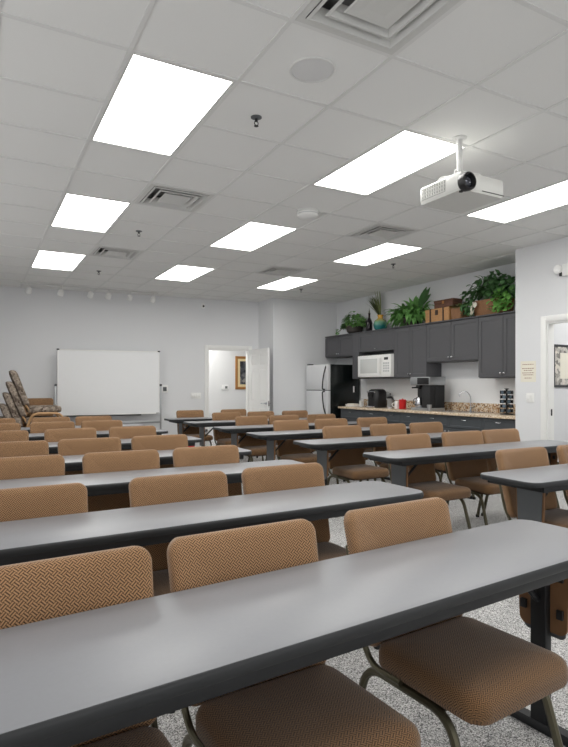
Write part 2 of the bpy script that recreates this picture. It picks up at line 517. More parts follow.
sp0 = thing('ceiling_sprinkler', '', 'sprinkler')
obj('escutcheon', lathe(bmesh.new(), [(.036, .001), (.036, -.004), (.015, -.012)], 20), M['leg_grey'], sp0)
bm = bmesh.new()
lathe(bm, [(.010, -.010), (.010, -.028)], 10)
tube(bm, [(.010, 0, -.028), (.014, 0, -.042), (.004, 0, -.056)], .003, 6); tube(bm, [(-.010, 0, -.028), (-.014, 0, -.042), (-.004, 0, -.056)], .003, 6)
lathe(bm, [(.015, -.056), (.015, -.059)], 12)
obj('pendent_head', bm, M['steel'], sp0)
sl = [(1.59, 3.27, 'metal fire sprinkler right of the largest lit ceiling panel'),
      (1.61, 6.32, 'metal fire sprinkler between the two left-hand air vents'),
      (1.64, 8.82, 'metal fire sprinkler farthest along the left half of the ceiling'),
      (5.23, 6.29, 'metal fire sprinkler above the fern, right of a lit panel'),
      (5.14, 8.73, 'metal fire sprinkler farthest away, above the fridge corner')]
for k, (x, y, l) in enumerate(sl):
    if k == 0: sp0.location = (x, y, H); sp0['label'] = l; sp0['group'] = 'fire sprinklers'
    else: dup(sp0, (x, y, H), 0, l, 'fire sprinklers')

# track with six small spots
t = thing('track_light', 'white ceiling track with six small spot heads before the far wall', 'track light', (0, 10.38, H))
obj('track', B(.66, 3.0, -.017, .017, -.022, 0, .003), M['fixture'], t)
def spot_bm(z0=-.022):
    bm = bmesh.new()
    lathe(bm, [(.013, z0), (.013, z0 - .02)], 10)
    tube(bm, [(0, 0, z0 - .02), (0, 0, z0 - .07)], .006, 6)
    return bm
head = None
for x in (.80, 1.31, 1.80, 2.11, 2.49, 2.92):
    if head is None:
        head = obj('spot_head', spot_bm(), M['fixture'], t, loc=(x, 0, 0))
        cup = obj('lamp_cup', lathe(bmesh.new(), [(.02, .01), (.045, -.012), (.05, -.08), (.048, -.095), (.04, -.08), (.001, -.03)], 14), M['white_plastic'], head, loc=(0, 0, -.085), rot=(.5, .2, 0))
    else:
        h2 = head.copy(); COL.objects.link(h2); h2.location = (x, 0, 0)
        c = cup.copy(); COL.objects.link(c); c.parent = h2

# ------------------------------------------------------------------ projector
t = thing('projector', 'white projector hanging from the ceiling on a pole', 'projector', (2.97, 2.86, H))
obj('ceiling_plate', lathe(bmesh.new(), [(.05, .001), (.05, -.006), (.03, -.012)], 20), M['fixture'], t)
obj('pole', lathe(bmesh.new(), [(.019, -.006), (.019, -.24)], 14), M['fixture'], t)
bm = bmesh.new()
lathe(bm, [(.03, -.235), (.03, -.26), (.05, -.27), (.001, -.27)], 14)
for a in (.6, 2.4, 3.7, 5.4):
    tube(bm, [(.03 * math.cos(a), .03 * math.sin(a), -.262), (.13 * math.cos(a), .13 * math.sin(a), -.268), (.15 * math.cos(a), .15 * math.sin(a), -.31)], .008, 6, rad=.03)
obj('mount_bracket', bm, M['fixture'], t)
pb = bmesh.new()
x0, x1, y0, y1 = -.143, .267, -.158, .25
def body_place(u, v, h): return ((x0 + x1) / 2 + u, (y0 + y1) / 2 + v, h)
pillow(pb, x1 - x0, y1 - y0, .02, [(.03, -.300), (.008, -.303), (0, -.315), (0, -.405), (.004, -.412)], body_place)
obj('case', pb, M['projector'], t)
obj('base_plate', pillow(bmesh.new(), x1 - x0 - .004, y1 - y0 - .004, .02, [(.0, -.412), (.004, -.428), (.02, -.430)], body_place), M['projector_base'], t)
bm = bmesh.new()
box(bm, x0 - .002, x0 + .01, y0 + .15, y1 - .03, -.400, -.318)
gr = obj('side_grille', bm, M['grille'], t)
bm = bmesh.new()
for k in range(9):
    y = y0 + .162 + k * .0235
    box(bm, x0 - .005, x0 - .001, y, y + .008, -.398, -.320)
for k in range(4):
    box(bm, x0 - .005, x0 - .001, y0 + .155, y1 - .035, -.396 + k * .024, -.391 + k * .024)
obj('grille_bars', bm, M['projector'], gr)
lc = ((2.86 - 2.97) + .005, y0, -.378)
lens = obj('lens_barrel', lathe(bmesh.new(), [(.058, .02), (.062, -.012), (.059, -.035), (.050, -.042), (.044, -.03), (.042, -.012)], 28, lc, 'y'), M['black'], t)
obj('lens', lathe(bmesh.new(), [(.043, -.012), (.03, -.022), (.015, -.027), (.001, -.028)], 24, lc, 'y'), M['lens_glass'], lens)
obj('foot', lathe(bmesh.new(), [(.014, -.428), (.014, -.438), (.001, -.438)], 12, (lc[0] - .015, y0 + .03, 0)), M['black'], t)
obj('trim_line', B(x0 + .19, x1 - .005, y0 - .0015, y0 + .003, -.413, -.409), M['black_matte'], t)

# ------------------------------------------------------------------ chairs
TILT = math.tan(math.radians(14))
def make_chair():
    t = thing('stacking_chair', '', 'chair')
    # seat cushion
    def sp(u, v, h):
        droop = -.018 * max(0, (-v - .12) / .14) ** 2
        crown = .010 * (1 - (u / .26) ** 2)
        return (u, v - .064, .362 + h + (droop if h > .03 else droop * .6) + (crown if h > .05 else 0))
    bm = bmesh.new()
    pillow(bm, .475, .44, .055, [(.03, 0), (.006, .006), (0, .02), (0, .052), (.006, .067), (.02, .076), (.05, .081), (.11, .084), (.17, .085)], sp, wb=.485, rb=.065, n=7)
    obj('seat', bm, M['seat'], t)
    # backrest, leaning away from the sitter
    zc, hh = .6315, .455
    def bp(u, v, h):
        z = zc + v
        y = .185 + (z - .50) * TILT - .045 * (u / .26) ** 2 + .045
        # h: 0 at the rear face, growing towards the front (-y)
        return (u, y + .03 - h, z + h * TILT)
    bm = bmesh.new()
    pillow(bm, .515, hh, .042, [(.05, -.002), (.012, .001), (.003, .008), (0, .016), (0, .036), (.003, .046), (.010, .053), (.03, .058), (.08, .060), (.14, .061)], bp, wb=.495, rb=.05, n=7)
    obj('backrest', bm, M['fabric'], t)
    # side frames: rear leg, rail under the seat and front leg in one bent tube
    for s in (-1, 1):
        bm = bmesh.new()
        tube(bm, [(s * .225, .285, .012), (s * .222, .20, .345), (s * .222, -.17, .345), (s * .235, -.265, .012)], .0145, 8, rad=.085, n=6)
        f = obj('side_frame', bm, M['bronze'], t)
        for (x, y) in ((s * .226, .287), (s * .235, -.267)):
            obj('foot_cap', lathe(bmesh.new(), [(.017, 0), (.018, .02), (.016, .028)], 10, (x, y, 0)), M['rubber'], f)
        bm = bmesh.new()
        tube(bm, [(s * .236, .02, .362), (s * .236, .16, .362), (s * .240, .222, .47), (s * .228, .295, .74)], .0105, 8, rad=.05, n=5)
        obj('back_upright', bm, M['bronze'], t)
    bm = bmesh.new()
    tube(bm, [(-.21, .06, .345), (.21, .06, .345)], .009, 8); tube(bm, [(-.21, -.13, .345), (.21, -.13, .345)], .009, 8)
    obj('cross_bar', bm, M['bronze'], t)
    obj('seat_board', B(-.205, .205, -.23, .12, .346, .359), M['ply'], t)
    return t
chair0 = make_chair()
used_chair = [False]
ORD = ['nearest', 'second nearest', 'third nearest', 'fourth nearest', 'fifth nearest', 'sixth nearest', 'farthest']
def place_chair(x, y, label, group, rz=0.0, z=0.0):
    if not used_chair[0]:
        used_chair[0] = True
        chair0.location = (x, y, z); chair0.rotation_euler = (0, 0, rz); chair0['label'] = label; chair0['group'] = group
        return chair0
    return dup(chair0, (x, y, z), rz, label, group)

# ------------------------------------------------------------------ tables
TW, TD, TZ = 2.44, .457, .74
def make_table(inset):
    t = thing('seminar_table', '', 'table')
    pl = lambda u, v, h: (u, v, h)
    obj('tabletop', pillow(bmesh.new(), TW - .012, TD - .012, .075, [(0, TZ - .03), (0, TZ - .001), (.002, TZ)], pl, n=8), M['table'], t)
    bm = bmesh.new()
    rings = []
    for ins, z in ((.010, TZ - .033), (.003, TZ - .032), (0, TZ - .026), (0, TZ - .010), (.003, TZ - .003), (.0055, TZ - .0015), (.0065, TZ - .004)):
        rings.append([Vector((u, v, z)) for u, v in rrect(TW - 2 * ins, TD - 2 * ins, .08 - ins, 8)])
    loft(bm, rings, caps=(True, False))
    obj('edge_band', bm, M['edge'], t)
    bm = bmesh.new()
    a, b = TW / 2 - .10, TD / 2 - .014
    for (x0, x1, y0, y1) in ((-a, a, -b, -b + .02), (-a, a, b - .02, b), (-a, -a + .02, -b + .02, b - .02), (a - .02, a, -b + .02, b - .02)):
        box(bm, x0, x1, y0, y1, TZ - .068, TZ - .033, .004)
    obj('apron_rail', bm, M['steel'], t)
    for s in (-1, 1):
        x = s * (TW / 2 - inset)
        leg = obj('leg', B(x - .02, x + .02, -.032, .032, .03, TZ - .033, .004), M['steel'], t)
        obj('foot_bar', pillow(bmesh.new(), .055, TD + .02, .02, [(.004, 0), (0, .006), (0, .026), (.006, .034)], lambda u, v, h: (x + u, v, h)), M['steel'], leg)
        # panel outside the post, a brown board on the inner face, fixed by four brackets
        xo, xi = x + s * .022, x - s * .022
        def panel(xa, xb, w, zb, r):
            bm = bmesh.new()
            n = 6
            o = []
            zt = TZ - .07
            pts = [(-w / 2, zt), (w / 2, zt)]
            for k in range(n + 1):
                q = math.radians(0 - 90 * k / n); pts.append((w / 2 - .01 - r + r * math.cos(q), zb + r + r * math.sin(q)))
            for k in range(n + 1):
                q = math.radians(-90 - 90 * k / n); pts.append((-w / 2 + .01 + r + r * math.cos(q), zb + r + r * math.sin(q)))
            return loft(bm, [[Vector((xa, y, z)) for y, z in pts], [Vector((xb, y, z)) for y, z in pts]])
        obj('leg_panel', panel(xo, xo + s * .006, .19, .36, .02), M['leg_grey'], leg)['label'] = 'grey metal outer panel'
        obj('backing_board', panel(xo - s * .012, xo - s * .001, .215, .38, .03), M['brown_board'], leg)['label'] = 'brown board behind the leg post'
        for yy in (-.075, .075):
            for zz in (.46, .60):
                obj('bracket', B(min(xo - s * .013, xo - s * .025), max(xo - s * .013, xo - s * .025), yy - .013, yy + .013, zz - .018, zz + .018, .003), M['black'], leg)
        bm = bmesh.new()
        tube(bm, [(xi, 0, .50), (x - s * .24, 0, TZ - .04)], .011, 8)
        obj('brace', bm, M['steel'], t)
        bm = bmesh.new()
        box(bm, x - s * .05 - .02, x - s * .05 + .02, -.02, .02, .57, .62, .006)
        lathe(bm, [(.012, -.03), (.012, .03)], 12, (x - s * .05, 0, .60), 'y')
        obj('brace_latch', bm, M['chrome'], t)
    return t

LX = 2.16 - TW / 2
RX = 2.89 + TW / 2
table_left = make_table(.21)
table_right = make_table(.27)
LROWS = [(1.57, (.195, .765, 1.435)), (2.71, (.21, .92, 1.53)), (3.86, (.26, .875, 1.505)), (4.93, (.27, .85, 1.46)),
         (6.17, (.21, .88, 1.52)), (7.40, (.22, .83, 1.42)), (8.52, (.23, .94, 1.52))]
RROWS = [(2.65, (3.44, 4.09)), (3.93, (3.50, 4.18, 4.72)), (5.13, (3.59, 4.23, 4.82)), (6.29, (3.59, 4.21, 4.90)),
         (7.38, (3.54, 4.09, 4.75)), (8.65, (3.68, 4.33, 5.00)), (9.69, (3.41, 4.26))]
for side, rows, cx, proto in (('left', LROWS, LX, table_left), ('right', RROWS, RX, table_right)):
    for k, (yb, xs) in enumerate(rows):
        lab = 'long grey table with black edge, %s of seven in the %s column' % (ORD[k], side)
        loc = (cx - (.04 if (side, k) == ('left', 0) else 0), yb - TD / 2, 0)
        rz = {('left', 0): .08, ('left', 1): .04}.get((side, k), 0)
        if k == 0: proto.location = loc; proto.rotation_euler = (0, 0, rz); proto['label'] = lab; proto['group'] = 'long tables in the %s column' % side
        else: dup(proto, loc, rz, lab, 'long tables in the %s column' % side)
        for q, x in enumerate(xs):
            pos = ('left', 'middle', 'right')[q] if len(xs) == 3 else ('left', 'right')[q]
            lab = 'brown woven chair, %s one behind the %s table of the %s column' % (pos, ORD[k], side)
            place_chair(x, yb - .21 + (x - cx) * rz + random.uniform(-.01, .01), lab, 'brown chairs at the %s column of tables' % side, rz + random.uniform(-.03, .03))

# ------------------------------------------------------------------ whiteboard on its stand
t = thing('whiteboard', 'big white dry-erase board on a metal stand before the far wall', 'whiteboard', tuple(far(-2.96, .20)), FA)
W, Z0, Z1 = 1.80, .78, 1.96
obj('writing_surface', pillow(bmesh.new(), W - .03, Z1 - Z0 - .03, .03, [(0, -.008), (0, .010)], lambda u, v, h: (u, -h, (Z0 + Z1) / 2 + v)), M['board_white'], t)
bm = bmesh.new()
o_ = rrect(W, Z1 - Z0, .045, 6); i_ = rrect(W - .034, Z1 - Z0 - .034, .03, 6)
zz = (Z0 + Z1) / 2
loft(bm, [[Vector((u, -.010, zz + v)) for u, v in i_], [Vector((u, -.016, zz + v)) for u, v in i_], [Vector((u, -.016, zz + v)) for u, v in o_], [Vector((u, .012, zz + v)) for u, v in o_], [Vector((u, .012, zz + v)) for u, v in i_]], caps=(False, False))
obj('board_frame', bm, M['white_plastic'], t)
for sx, z in ((-1, Z1), (1, Z1), (-1, Z0), (1, Z0)):
    bm = bmesh.new()
    if z == Z1: box(bm, sx * (W / 2 - .01) - .022, sx * (W / 2 - .01) + .022, -.020, .016, z - .012, z + .012, .004)
    else: box(bm, sx * (W / 2 - .03) - .03, sx * (W / 2 - .03) + .03, -.0195, .014, z - .004, z + .03, .004)
    obj('corner_cap', bm, M['black_matte'] if z == Z1 else M['grey_plastic'], t)
for s in (-1, 1):
    bm = bmesh.new(); x = s * (W / 2 + .03)
    box(bm, x - .014, x + .014, .005, .033, .07, 1.33, .003)
    p = obj('stand_post', bm, M['alu'], t)
    bm = bmesh.new(); box(bm, x - .016, x + .016, -.30, .16, .05, .085, .005)
    obj('stand_foot', bm, M['alu'], p)
    for y in (-.28, .14):
        obj('caster', lathe(bmesh.new(), [(.025, -.011), (.025, .011)], 14, (x, y, .025), 'x'), M['black'], p)
    bm = bmesh.new(); lathe(bm, [(.022, -.02), (.022, .02)], 12, (x, .02, 1.32), 'x')
    obj('pivot_knob', bm, M['black'], p)
obj('pen_tray', B(-.75, .55, -.085, -.012, Z0 - .022, Z0 - .004, .004), M['black_matte'], t)
obj('lower_rail', B(-W / 2 - .03, W / 2 + .03, .008, .03, .60, .64, .003), M['alu'], t)

# ------------------------------------------------------------------ far doorway
hinge = far(S1 - .005, .025)
d = struct('door_1', bmesh.new(), M['trim'], label='white panelled door standing open into the room', loc=hinge)
DW, DH = .80, 2.035
def panel_door(w, h, th):
    """six raised panels on both faces; the door spans x 0..w, y 0..th"""
    bm = bmesh.new()
    xs = [0, .11, w / 2 - .045, w / 2 + .045, w - .11, w]
    zs = [0, .22, .86, 1.0, 1.62, 1.72, h - .11, h]
    for y, sgn in ((0, -1), (th, 1)):
        g = [[bm.verts.new((x, y, z)) for z in zs] for x in xs]
        for i in range(5):
            for j in range(7):
                f = bm.faces.new((g[i][j], g[i + 1][j], g[i + 1][j + 1], g[i][j + 1]))
                if i in (1, 3) and j in (1, 3, 5):
                    r = bmesh.ops.inset_individual(bm, faces=[f], thickness=.014, depth=0)
                    for v in f.verts: v.co.y -= sgn * .009
                    bmesh.ops.inset_individual(bm, faces=[f], thickness=.022, depth=0)
                    for v in f.verts: v.co.y += sgn * .006
    for (a, b) in (((0, 0), (0, h)), ((w, 0), (w, h))):
        x = a[0]
        bm.faces.new([bm.verts.new(p) for p in ((x, 0, 0), (x, th, 0), (x, th, h), (x, 0, h))])
    for z in (0, h):
        bm.faces.new([bm.verts.new(p) for p in ((0, 0, z), (w, 0, z), (w, th, z), (0, th, z))])
    bmesh.ops.remove_doubles(bm, verts=bm.verts, dist=.0002)
    return bm
bm = panel_door(DW, DH, .04)
bmesh.ops.recalc_face_normals(bm, faces=bm.faces); bm.to_mesh(d.data); bm.free()
ang = math.radians(-87.5)
d.rotation_euler = (0, 0, ang); d.location = hinge + Vector((0, 0, .012))
for y, s in ((0, -1), (.04, 1)):
    bm = bmesh.new()
    lathe(bm, [(.03, 0), (.03, s * .008), (.012, s * .012), (.012, s * .05)], 16, (DW - .065, y, .95), 'y')
    tube(bm, [(DW - .065, y + s * .05, .95), (DW - .19, y + s * .05, .95)], .009, 8)
    obj('lever_handle', bm, M['chrome'], d)
obj('latch_plate', B(DW - .001, DW + .002, .008, .032, .90, 1.0), M['chrome'], d)

t = thing('framed_picture', 'gold framed dark picture on the hall wall behind the open door', 'picture', (5.80, 12.45, 1.62))
def frame_bm(w, h, f, d):
    bm = bmesh.new()
    def q(a, b, y): return [Vector((-a, y, -b)), Vector((a, y, -b)), Vector((a, y, b)), Vector((-a, y, b))]
    loft(bm, [q(w / 2 - f, h / 2 - f, -.010), q(w / 2 - f, h / 2 - f, -d * .7), q(w / 2 - f * .4, h / 2 - f * .4, -d), q(w / 2, h / 2, -d * .6), q(w / 2, h / 2, 0), q(w / 2 - f, h / 2 - f, 0)], caps=(False, False))
    return bm
obj('frame', frame_bm(.62, .80, .06, .03), M['gold'], t, smooth=0)
obj('mount', B(-.255, .255, -.012, -.004, -.345, .345), M['mount'], t)
obj('artwork', B(-.19, .19, -.014, -.0125, -.28, .28), M['art_dark'], t)
t = thing('thermostat', 'small white thermostat on the hall wall left of the gold picture', 'thermostat', (5.22, 12.45, 1.27))
obj('housing', B(-.085, .085, -.025, 0, -.06, .06, .006), M['white_plastic'], t)
obj('display', B(-.005, .06, -.0275, -.0245, -.03, .03, .001), M['leg_grey'], t)

def plate(name, label, cat, w, h, loc, rz, n):
    t = thing(name, label, cat, loc, rz)
    obj('cover_plate', B(-w / 2, w / 2, -.007, 0, -h / 2, h / 2, .003), M['white_plastic'], t)
    for k in range(n):
        x = (k - (n - 1) / 2) * .046
        obj('rocker', B(x - .016, x + .016, -.0115, -.006, -.033, .033, .002), M['trim'], t)
    return t
plate('light_switch', 'wide white switch plate on the far wall left of the doorway', 'switch', .21, .115, tuple(far(-1.30, 0, 1.11)), FA, 4)
t = thing('wall_control', 'small grey control panel on the far wall right of the whiteboard', 'control panel', tuple(far(-1.92, 0, 1.25)), FA)
obj('housing', B(-.06, .06, -.022, 0, -.075, .075, .005), M['white_plastic'], t)
obj('keypad', B(-.035, .035, -.0245, -.0215, -.045, .035, .001), M['leg_grey'], t)
t = thing('motion_sensor', 'small white motion sensor high on the far wall above the doorway', 'sensor', tuple(far(-1.16, 0, 2.90)), FA)
obj('housing', B(-.035, .035, -.045, 0, -.05, .05, .012), M['white_plastic'], t)
obj('lens', lathe(bmesh.new(), [(.022, -.044), (.018, -.052), (.001, -.055)], 16, (0.005, 0, -.005), 'y'), M['black'], t)

# ------------------------------------------------------------------ right wall
t = thing('wall_notice', 'cream paper notice on the grey wall above the switch plate', 'notice', (XR, 4.69, 1.49), -PI / 2)
obj('sheet', B(-.11, .11, -.004, 0, -.13, .13), M['paper'], t)
bm = bmesh.new()
random.seed(3)
for k, (z, w) in enumerate(((.085, .16), (.035, .17), (.01, .12), (-.02, .17), (-.045, .15), (-.085, .10))):
    x = -w / 2
    while x < w / 2:
        l = random.uniform(.012, .03)
        box(bm, x, min(x + l, w / 2), -.0052, -.0038, z, z + .008); x += l + .006
obj('text_lines', bm, M['ink'], t)
plate('light_switch', 'white double switch plate on the wall beside the right doorway', 'switch', .115, .115, (XR, 4.66, 1.165), -PI / 2, 2)
t = thing('wall_mounted_light', 'white emergency light with twin lamps high on the right wall', 'emergency light', (XR, 4.09, 2.66), -PI / 2)
obj('housing', B(-.10, .16, -.065, 0, -.07, .07, .012), M['white_plastic'], t)
for x in (-.135, .195):
    bm = bmesh.new()
    lathe(bm, [(.001, .03), (.035, .025), (.05, -.02), (.052, -.035), (.045, -.03), (.001, -.01)], 20, (x, -.055, .015), 'y')
    h = obj('lamp_head', bm, M['white_plastic'], t)
    obj('lamp_bracket', B(x - .012, x + .012, -.045, -.015, -.06, -.01, .003), M['black_matte'], h)
t = thing('framed_picture', 'black framed pale picture seen through the right doorway', 'picture', (6.93, 4.75, 1.575))
obj('frame', frame_bm(.66, .56, .03, .025), M['frame_black'], t, smooth=0)
obj('mount', B(-.31, .31, -.012, -.004, -.26, .26), M['art_pale'], t)
obj('artwork', B(-.19, .19, -.014, -.0125, -.17, .17), M['paper'], t)

# ------------------------------------------------------------------ kitchenette
def door_bm(w, h, th=.02, fr=.055):
    """shaker door: w along y, h along z, the face towards -x at x = 0"""
    bm = bmesh.new()
    def q(i, x): return [Vector((x, -w / 2 + i, -h / 2 + i)), Vector((x, w / 2 - i, -h / 2 + i)), Vector((x, w / 2 - i, h / 2 - i)), Vector((x, -w / 2 + i, h / 2 - i))]
    loft(bm, [q(0, th), q(0, .002), q(.002, 0), q(fr, 0), q(fr + .004, .008)])
    return bm
def pull(parent, y, z, w=.05):
    bm = bmesh.new()
    tube(bm, [(.0, -w / 2, 0), (-.022, -w / 2, 0), (-.022, w / 2, 0), (0, w / 2, 0)], .006, 8, rad=.012)
    return obj('handle', bm, M['chrome'], parent, loc=(0, y, z))
def knob(parent, y, z):
    return obj('knob', lathe(bmesh.new(), [(.006, 0), (.006, -.012), (.015, -.018), (.015, -.024), (.001, -.028)], 14, (0, 0, 0), 'x'), M['chrome'], parent, loc=(0, y, z))

XU = 6.35                                # upper cabinet fronts
UT = 2.30
def upper(label, y0, y1, z0, doors, hz, knobs=True, z_body=None):
    t = thing('wall_cabinet', label, 'cabinet', (XU, (y0 + y1) / 2, z0), 0, 'charcoal wall cabinets')
    h = UT - z0; w = y1 - y0
    obj('body', B(.02, XK - XU - .002, -w / 2 + .002, w / 2 - .002, 0, h, .002), M['cabinet'], t)
    obj('cornice', B(-.008, XK - XU - .002, -w / 2, w / 2, h, h + .022, .004), M['cabinet'], t)
    n = doors; dw = w / n
    for k in range(n):
        yc = -w / 2 + dw * (k + .5)
        d = obj('door', door_bm(dw - .006, h - .03), M['cabinet'], t, loc=(0, yc, h / 2))
        if n == 1: pull(d, 0, -(h - .03) / 2 + hz)
        else: knob(d, (dw / 2 - .03) * (1 if k == 0 else -1), -(h - .03) / 2 + hz)
    return t
upper('charcoal wall cabinet above the black fridge', 8.84, 9.80, 1.88, 2, .05)
upper('charcoal wall cabinet right of the microwave, under the fern', 6.82, 7.60, 1.44, 2, .05)
upper('short charcoal wall cabinet above the sink, under the tan box', 5.76, 6.82, 1.68, 2, .05)
upper('tall charcoal wall cabinet at the right end, below the trailing ivy', 4.89, 5.76, 1.42, 2, .05)
# microwave cabinet: open bay below a lift-up door
t = thing('wall_cabinet', 'charcoal wall cabinet holding the white microwave', 'cabinet', (XU, 8.22, 1.44), 0, 'charcoal wall cabinets')
w = 1.24; h = UT - 1.44
bm = bmesh.new()
box(bm, 0, .328, -w / 2, -w / 2 + .02, 0, h); box(bm, 0, .328, w / 2 - .20, w / 2, 0, h); box(bm, 0, .328, -w / 2 + .02, w / 2 - .20, 0, .025)
box(bm, .02, .328, -w / 2 + .02, w / 2 - .20, .50, h); box(bm, .315, .328, -w / 2 + .02, w / 2 - .20, .025, .50)
obj('body', bm, M['cabinet'], t)
obj('cornice', B(-.008, .328, -w / 2, w / 2, h, h + .022, .004), M['cabinet'], t)
d = obj('door', door_bm(w - .22 - .006, .35), M['cabinet'], t, loc=(0, -.09, h - .185)); pull(d, 0, -.13)

t = thing('microwave', 'white microwave oven in the open bay of the cabinet', 'microwave', (XU - .06, 8.105, 1.466))
obj('case', B(.03, .36, -.485, .485, 0, .40, .008), M['white_plastic'], t)
dr = obj('door', B(0, .03, -.215, .483, .005, .395, .006), M['white_plastic'], t)
obj('window', B(-.002, .004, -.10, .40, .07, .33, .001), M['mw_glass'], dr)
obj('handle', B(-.03, -.002, -.20, -.175, .06, .34, .006), M['white_plastic'], dr)
cp = obj('control_panel', B(0, .03, -.483, -.22, .005, .395, .006), M['white_plastic'], t)
obj('display', B(-.002, .002, -.40, -.29, .30, .345, .001), M['black'], cp)
bm = bmesh.new()
for a in range(3):
    for b in range(4): box(bm, -.002, .002, -.43 + a * .06, -.385 + a * .06, .09 + b * .045, .12 + b * .045)
obj('keypad', bm, M['grey_plastic'], cp)

# base units, worktop, splash
XC = 6.09
def drawer_bm(w, h): return door_bm(w, h, .02, .03)
def base(label, y0, y1, fronts):
    t = thing('base_cabinet', label, 'cabinet', (XC, (y0 + y1) / 2, 0), 0, 'charcoal base cabinets')
    w = y1 - y0
    obj('body', B(.02, XK - XC - .002, -w / 2 + .001, w / 2 - .001, .10, .878, .002), M['cab_dark'], t)
    obj('toe_kick', B(.07, XK - XC - .01, -w / 2 + .001, w / 2 - .001, 0, .10), M['black_matte'], t)
    n = fronts; dw = w / n
    for k in range(n):
        yc = -w / 2 + dw * (k + .5)
        dz = .165
        d = obj('drawer', drawer_bm(dw - .008, dz), M['cab_dark'], t, loc=(0, yc, .868 - dz / 2)); pull(d, 0, .035, .08)
        d = obj('door', door_bm(dw - .008, .56), M['cab_dark'], t, loc=(0, yc, .405))
        knob(d, (dw / 2 - .035) * (1 if k % 2 == 0 else -1), .24)
    return t
base('charcoal base cabinet beside the fridge', 7.58, 8.86, 2)
base('charcoal base cabinet under the red canister', 6.72, 7.58, 2)
base('charcoal base cabinet under the sink', 5.46, 6.72, 2)
base('charcoal base cabinet at the right end by the wall', 4.89, 5.46, 1)
t = thing('worktop', 'speckled tan granite worktop along the kitchenette wall', 'worktop', (0, 0, .88))
obj('slab', B(6.05, XK - .001, 4.885, 8.90, 0, .04, .006), M['granite_top'], t)
obj('upstand', B(XK - .022, XK - .001, 4.885, 8.90, .0405, .17, .003), M['granite'], t)
CT = .92
struct('trim_3', B(XK - .006, XK - .0005, 4.885, 8.80, 1.051, 1.42), M['splash'], label='white splash panel behind the worktop', smooth=0)

t = thing('sink', 'low steel sink rim set in the granite worktop', 'sink', (6.36, 6.10, CT))
bm = bmesh.new()
o_ = rrect(.42, .70, .06, 6); i_ = rrect(.37, .65, .05, 6)
loft(bm, [[Vector((u, v, .0005)) for u, v in o_], [Vector((u, v, .006)) for u, v in o_], [Vector((u, v, .006)) for u, v in i_], [Vector((u, v, .001)) for u, v in i_]], caps=(True, True))
obj('rim', bm, M['chrome'], t)
t = thing('faucet', 'slim chrome gooseneck faucet behind the sink', 'faucet', (6.60, 6.13, CT))
bm = bmesh.new(); lathe(bm, [(.025, 0), (.025, .01), (.014, .02), (.014, .05)], 14)
tube(bm, [(0, 0, .03), (0, 0, .24), (-.06, .05, .32), (-.13, .10, .27), (-.135, .105, .22)], .007, 8, rad=.09, n=8)
obj('spout', bm, M['chrome'], t)
obj('lever', tube(bmesh.new(), [(0, -.012, .05), (0, -.05, .07), (-.01, -.09, .085)], .007, 8), M['leg_grey'], t)

t = thing('espresso_machine', 'tall black and silver coffee machine left of the sink', 'coffee machine', (6.30, 6.73, CT))
obj('base', B(-.16, .16, -.21, .22, 0, .045, .006), M['alu'], t)
obj('body', B(-.03, .16, -.20, .21, .045, .40, .006), M['black_matte'], t)
obj('side_column', B(-.15, -.03, -.20, -.02, .045, .40, .006), M['black_matte'], t)
hd = obj('head', B(-.17, .165, -.215, .225, .40, .53, .01), M['alu'], t)
obj('black_front', B(-.173, -.168, -.20, .06, .412, .518, .001), M['black'], hd)
hp = obj('brew_head', lathe(bmesh.new(), [(.045, .40), (.05, .37), (.035, .35), (.001, .35)], 18, (-.09, .11, 0)), M['black'], t)
obj('filter_holder', tube(bmesh.new(), [(-.12, .11, .365), (-.23, .11, .36)], .012, 8), M['black'], hp)
cf = obj('carafe', lathe(bmesh.new(), [(.05, .047), (.062, .06), (.068, .11), (.05, .17), (.042, .20), (.047, .21), (.001, .21)], 20, (-.09, .11, 0)), M['chrome'], t)
obj('carafe_handle', tube(bmesh.new(), [(-.14, .11, .19), (-.19, .12, .18), (-.19, .12, .10), (-.15, .11, .09)], .008, 8, rad=.02), M['black'], cf)

t = thing('tumbler', 'grey steel cup standing before the tall coffee machine', 'cup', (6.11, 6.50, CT))
obj('cup_body', lathe(bmesh.new(), [(.03, 0), (.036, .10), (.033, .10), (.028, .01), (.001, .01)], 18), M['alu'], t)

t = thing('coffee_brewer', 'round black coffee brewer below the microwave', 'coffee maker', (6.38, 8.12, CT))
bm = bmesh.new()
def rp(u, v, h): return (u, v, h)
loft(bm, [[Vector((u, v, z)) for u, v in rrect(.28 - 2 * i, .30 - 2 * i, .09 - i * .5, 6)] for i, z in ((.01, 0), (0, .02), (0, .27), (.02, .31), (.05, .33))])
obj('body', bm, M['black'], t)
obj('water_tank', B(-.02, .12, .152, .195, .03, .28, .015), M['glass_grey'], t)
obj('lid_band', tube(bmesh.new(), [(-.145, -.11, .275), (-.148, 0, .285), (-.145, .11, .275)], .009, 8), M['chrome'], t)
obj('drip_tray', B(-.20, -.14, -.11, .11, 0, .03, .008), M['chrome'], t)
obj('spout', B(-.175, -.14, -.06, .06, .19, .27, .012), M['black_matte'], t)

